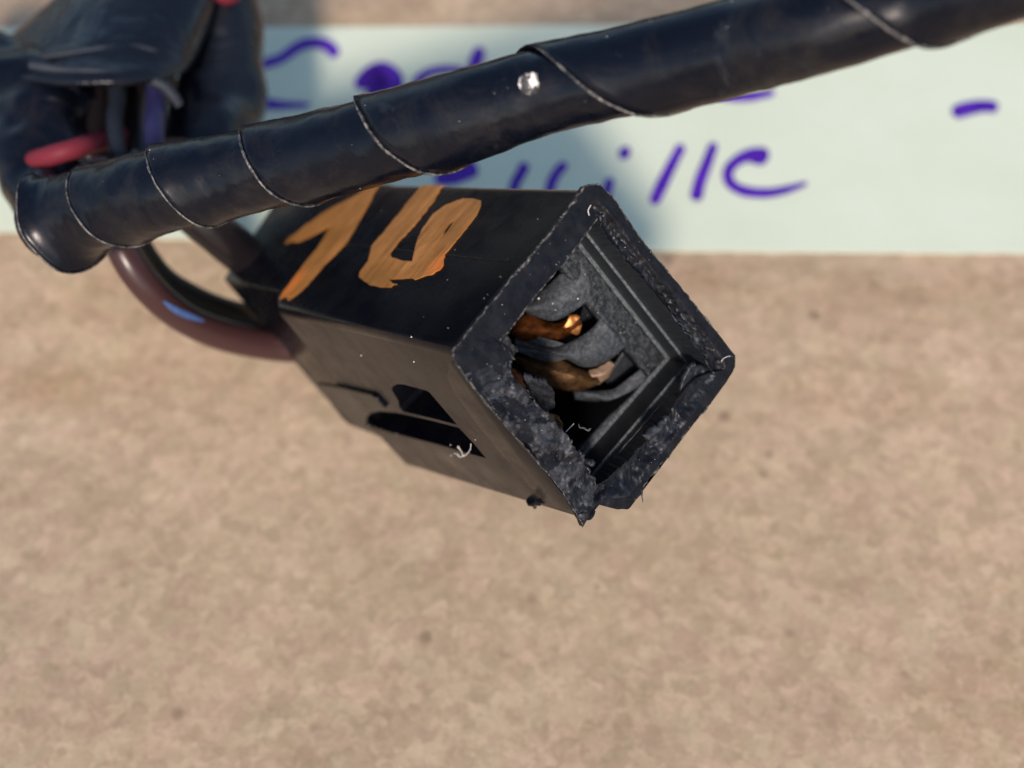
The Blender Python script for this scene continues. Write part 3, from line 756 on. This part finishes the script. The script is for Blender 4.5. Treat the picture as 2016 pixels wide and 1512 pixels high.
# ------------------------------------------------------------------ wires behind the connector
def wire(name, pts, rpx, mat, label, cat='wire', group=None, seg=20, par=None):
    P = [W(*p) for p in pts]; Zs = [Vector((p[2], 0, 0)) for p in pts]
    path = catmull(P, 10); zl = catmull(Zs, 10)
    base_ = path[0].copy()
    Vt, Ft = tube([p - base_ for p in path], lambda t: rpx * zl[min(len(zl) - 1, int(t * (len(zl) - 1)))].x / FPX * (1 + .04 * nz((t * 9, rpx, 0), 1)), seg)
    o = obj(name, Vt, Ft, M[mat], None, smooth=60); o.location = base_ * MM
    tag(o, label, cat, group); return o
wire('insulated_wire', [(190, 330, 112), (205, 400, 110), (240, 490, 109.5), (290, 565, 111), (365, 628, 115), (455, 664, 119), (560, 682, 122.5), (660, 678, 123), (720, 650, 122)], 31, 'brown_wire', 'brownish purple insulated wire curving down into the back of the connector')
bw = [o for o in C.objects if o.name.startswith('insulated_wire')][-1]
M['glint'] = Mat('blue_painted_glint', (.07, .14, .33), .35, .4).m  # blue sky highlight on the brown wire, put in as a coloured patch
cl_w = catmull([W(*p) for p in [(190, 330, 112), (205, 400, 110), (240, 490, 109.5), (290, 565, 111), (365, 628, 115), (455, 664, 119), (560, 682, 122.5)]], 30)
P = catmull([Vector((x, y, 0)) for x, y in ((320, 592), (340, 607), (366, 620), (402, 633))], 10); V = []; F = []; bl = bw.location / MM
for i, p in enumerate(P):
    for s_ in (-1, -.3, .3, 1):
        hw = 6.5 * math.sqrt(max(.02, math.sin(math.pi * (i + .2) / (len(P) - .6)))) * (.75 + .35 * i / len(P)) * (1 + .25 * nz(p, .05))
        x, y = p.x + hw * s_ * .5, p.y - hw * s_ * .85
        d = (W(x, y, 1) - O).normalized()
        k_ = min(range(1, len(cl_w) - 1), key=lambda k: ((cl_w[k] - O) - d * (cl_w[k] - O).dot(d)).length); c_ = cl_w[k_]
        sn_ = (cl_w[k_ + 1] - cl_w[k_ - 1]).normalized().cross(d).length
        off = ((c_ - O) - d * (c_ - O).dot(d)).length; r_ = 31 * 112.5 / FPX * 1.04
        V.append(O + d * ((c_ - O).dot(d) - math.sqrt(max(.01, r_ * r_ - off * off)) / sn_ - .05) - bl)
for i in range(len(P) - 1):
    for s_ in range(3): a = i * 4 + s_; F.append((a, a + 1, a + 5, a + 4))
obj('painted_glint', V, F, M['glint'], bw, smooth=60)
wire('insulated_wire', [(250, 330, 114), (340, 388, 114), (420, 452, 116), (500, 515, 121), (600, 570, 122), (690, 590, 122)], 43, 'black_wire', 'black insulated wire between the taped cable and the top of the connector')
wire('insulated_wire', [(222, 380, 119), (256, 470, 119), (308, 548, 120), (385, 598, 122), (470, 628, 124), (580, 640, 124), (690, 630, 123)], 34, 'olive_wire', 'dark olive wire lying just above the brownish purple wire')
wire('insulated_wire', [(20, 334, 124), (45, 323, 118), (75, 314, 113.5), (115, 302, 112), (160, 289, 113), (195, 279, 117), (225, 272, 121), (255, 264, 124)], 20, 'red_wire', 'short stretch of red wire above the left end of the taped cable')
wire('insulated_wire', [(370, -90, 127), (415, -30, 127), (445, -6, 128), (468, -24, 130), (480, -80, 134)], 16, 'red_wire', 'red wire just showing at the top edge beside the black boot')
g = 'wires coming out of the black boot'
wire('insulated_wire', [(228, 60, 124), (230, 130, 122), (232, 190, 120), (226, 240, 118), (235, 320, 116)], 17, 'grey_wire', 'blue grey wire hanging from the boot, left of the violet one', group=g)
wire('insulated_wire', [(300, 60, 124), (306, 140, 121), (308, 200, 119), (304, 250, 117), (305, 330, 116)], 20, 'violet_wire', 'violet wire hanging from the boot, right of the blue grey one', group=g)
wire('insulated_wire', [(190, 60, 126), (190, 140, 124), (192, 200, 122), (190, 260, 120), (200, 320, 118)], 20, 'black_wire', 'black wire hanging from the boot at the far left of the bunch', group=g)
wire('insulated_wire', [(262, 60, 127), (262, 140, 126), (264, 200, 125), (262, 250, 124), (264, 320, 123)], 34, 'black_wire', 'black wire hanging between the blue grey wire and the violet wire', group=g)

# bundle bending away behind the left end of the cable
def body(name, secs, mat, par, seg=40, cap=True, wob=.35, freq=.22):
    """secs: (px, py, Z, half width px, depth ratio) ; lofted ellipses along the path"""
    P = catmull([W(s[0], s[1], s[2]) for s in secs], 8); Q = catmull([Vector((s[3] * s[2] / FPX, s[4], 0)) for s in secs], 8)
    V = []; F = []; n_ = len(P)
    for i, p in enumerate(P):
        t = (P[min(i + 1, n_ - 1)] - P[max(i - 1, 0)]).normalized(); vw = (O - p).normalized(); sd_ = t.cross(vw).normalized(); fr = sd_.cross(t).normalized()
        for k in range(seg):
            a = 2 * math.pi * k / seg; q_ = p + sd_ * math.cos(a) * Q[i].x + fr * math.sin(a) * Q[i].x * Q[i].y
            q_ += (q_ - p).normalized() * wob * noise.noise(q_ * freq)
            V.append(q_)
    for i in range(n_ - 1):
        for k in range(seg): k2 = (k + 1) % seg; F.append((i * seg + k, i * seg + k2, (i + 1) * seg + k2, (i + 1) * seg + k))
    if cap: F.append(tuple(range(seg))); F.append(tuple((n_ - 1) * seg + k for k in range(seg)))
    return child(obj(name, V, F, M[mat], None, smooth=70), par)
bun = empty('taped_wire_bundle', W(60, 250, 122)); tag(bun, 'blurred black taped bundle bending up at the left edge behind the red wire', 'cable')
bpy.context.view_layer.update()
body('bundle_wrap', [(150, 445, 109, 50, 1), (105, 400, 113, 66, 1), (80, 345, 117, 82, 1), (85, 270, 120, 100, 1), (70, 205, 122, 108, .9), (-60, 150, 128, 90, 1), (-300, 90, 132, 85, 1)], 'tape_dull', bun, wob=1.0, freq=.3)
for pts in ([(10, 190, 117.0), (60, 205, 116.5), (95, 230, 116.4), (110, 262, 116.8)], [(100, 140, 118), (135, 160, 117.2), (158, 185, 117.6)], [(150, 225, 117.8), (128, 252, 116.8), (95, 282, 115.8)]):
    P = catmull([W(*p) for p in pts], 8); Vt, Ft = tube(P, lambda t: .5 * math.sin(math.pi * (t * .9 + .05)), 8); child(obj('tape_edge', Vt, Ft, M['tape']), bun)

boot = empty('rubber_boot', W(300, 120, 126)); tag(boot, 'blurred black rubber boot with a flared rim, upper left behind the cable', 'boot')
bpy.context.view_layer.update()
def hood(name, secs, mat, par, seg=48):
    V = []; F = []
    for (x, y, Z, hw, hy) in secs:
        for k in range(seg):
            a = 2 * math.pi * k / seg
            V.append(W(x + hw * math.cos(a), y - hy * math.sin(a), Z - 9 * math.sin(a) * -1 * (hw / 190)))
    n_ = len(secs)
    for i in range(n_ - 1):
        for k in range(seg): k2 = (k + 1) % seg; F.append((i * seg + k, i * seg + k2, (i + 1) * seg + k2, (i + 1) * seg + k))
    o = obj(name, V, F, M[mat], None, smooth=70); solid(o, .6, 0); return child(o, par)
hood('boot_skirt', [(330, -160, 130, 70, 20), (310, -80, 130, 110, 25), (275, -10, 129, 150, 28), (225, 60, 128, 180, 30), (185, 105, 127, 200, 34), (175, 135, 124, 190, 30)], 'rubber', boot)
def rimtube(cx_, cy_, Z, hw, hy, r_, a0, a1, mat, name):
    P = [W(cx_ + hw * math.cos(a0 + (a1 - a0) * i / 40), cy_ - hy * math.sin(a0 + (a1 - a0) * i / 40), Z - 5 * abs(math.sin(a0 + (a1 - a0) * i / 40))) for i in range(41)]
    Vt, Ft = tube(P, r_, 10); child(obj(name, Vt, Ft, M[mat]), boot)
for pts, r_ in (([(5, 132, 119), (90, 112, 119), (180, 98, 119), (250, 92, 119.5), (305, 102, 120), (348, 128, 122)], .30),
                ([(60, 128, 117), (130, 138, 117), (200, 142, 117), (262, 150, 117.5), (315, 165, 118), (338, 185, 118.5), (354, 208, 119)], .48)):
    P = catmull([W(*p) for p in pts], 10); Vt, Ft = tube(P, lambda t: r_ * (1 + .3 * nz((t * 8, r_, 0), 1)), 10); child(obj('boot_rim', Vt, Ft, M['rimrub']), boot)
body('boot_neck', [(360, -160, 134, 90, .8), (400, -60, 134, 78, .8), (425, 20, 133, 84, .8), (440, 110, 132, 84, .8), (440, 190, 131, 84, .8), (420, 260, 129, 88, .8), (390, 330, 126, 90, .8)], 'rubber', boot, wob=1.1, freq=.2)
body('boot_collar', [(150, 150, 129, 70, 1), (230, 140, 130, 70, 1), (330, 130, 132, 76, 1)], 'hollow' if False else 'black_wire', boot, wob=.6)

# ------------------------------------------------------------------ dust and lint
def specks(name, pts, rng_, label=None, par=None, mat='white_dust'):
    V = []; F = []
    for p in pts:
        r_ = random.uniform(*rng_); b0 = len(V)
        for q_ in ((1, 0, 0), (-1, 0, 0), (0, 1, 0), (0, -1, 0), (0, 0, 1), (0, 0, -1)):
            V.append(p + Vector(q_) * r_ * random.uniform(.6, 1.3))
        F += [tuple(b0 + i for i in t) for t in ((0, 2, 4), (2, 1, 4), (1, 3, 4), (3, 0, 4), (2, 0, 5), (1, 2, 5), (3, 1, 5), (0, 3, 5))]
    o = obj(name, V, F, M[mat], par, smooth=0); o['kind'] = 'stuff'; return o
pts = []
for _ in range(60):
    i = random.randrange(NT); f = random.random(); p = oi[i].lerp(ii[i], f); l = loc(p.x, p.y, 0); l.z = -.12; pts.append(l)
for x, y in ((1104, 426), (1104, 427), (1032, 518), (1000, 510), (985, 545), (960, 580)): pts.append(loc(x, y, -.1))
for _ in range(22): u, v = random.random(), random.random(); x = 560 + u * 600; y = 380 + v * 280; pts.append(onp(x, y, TOP, .03)) if (y < 690 - (x < 893) * (893 - x) * .24 - 10 and x < 893 + (690 - y) * .8) and y > 400 else None
specks('dust', pts, (.012, .036), par=conn)
pts = [loc(*p) for p in ((1060, 586, 8.2), (1061, 588, 8.1), (1094, 610, 8.0), (1138, 588, 7.0), (1088, 598, 8.0))]
specks('dust', pts, (.06, .11), par=conn)
pts = []
for _ in range(170): pts.append(loc(random.uniform(1060, 1330), random.uniform(480, 900), random.uniform(6.2, 6.9)))
pts = [p for p in pts if 1 < p.x < 19 and 1 < p.y < 15]
specks('dust', [Vector((p.x, p.y, 6.95)) for p in pts if p.y < 4.2 and p.x > 2], (.02, .045), par=conn)
pts = [find_tube(x, y) for x, y in [(random.uniform(480, 1700), 0) for _ in range(1)]]
pts = []
for _ in range(18):
    s = random.uniform(20, nC - 60); pts.append(tube_pt(s, random.uniform(.4, 2.7), .20))
o = specks('dust', pts, (.015, .05)); child(o, cable)
def lint(P, r_=.03, par=conn):
    Vt, Ft = tube(catmull(P, 6), r_, 5); return obj('lint_fibre', Vt, Ft, M['white_dust'], par, smooth=60)
LN = lambda pts, c: [loc(x, y, c) for x, y in pts]
lint(LN([(1139, 836), (1142, 842), (1150, 843), (1158, 848), (1162, 844)], 6), .035)
lint(LN([(1114, 850), (1122, 842), (1130, 834)], 4), .03)
lint(LN([(1420, 712), (1424, 706), (1432, 702), (1438, 701)], -.15), .025)
lint(LN([(1160, 424), (1158, 414), (1163, 404)], -.15), .03)
LS = lambda pts: [onp(x, y, SIDE, .15) for x, y in pts]
for pts in ([(894, 893), (900, 894), (906, 900), (914, 896)], [(900, 880), (908, 888), (912, 898), (920, 893), (926, 884), (927, 874)], [(902, 878), (906, 886)]):
    lint(LS(pts), .03)
specks('dust', [onp(x, y, SIDE, .12) for x, y in ((729, 808), (711, 700), (780, 855), (888, 897), (887, 876), (810, 663), (936, 866), (815, 712))], (.05, .09), par=conn)
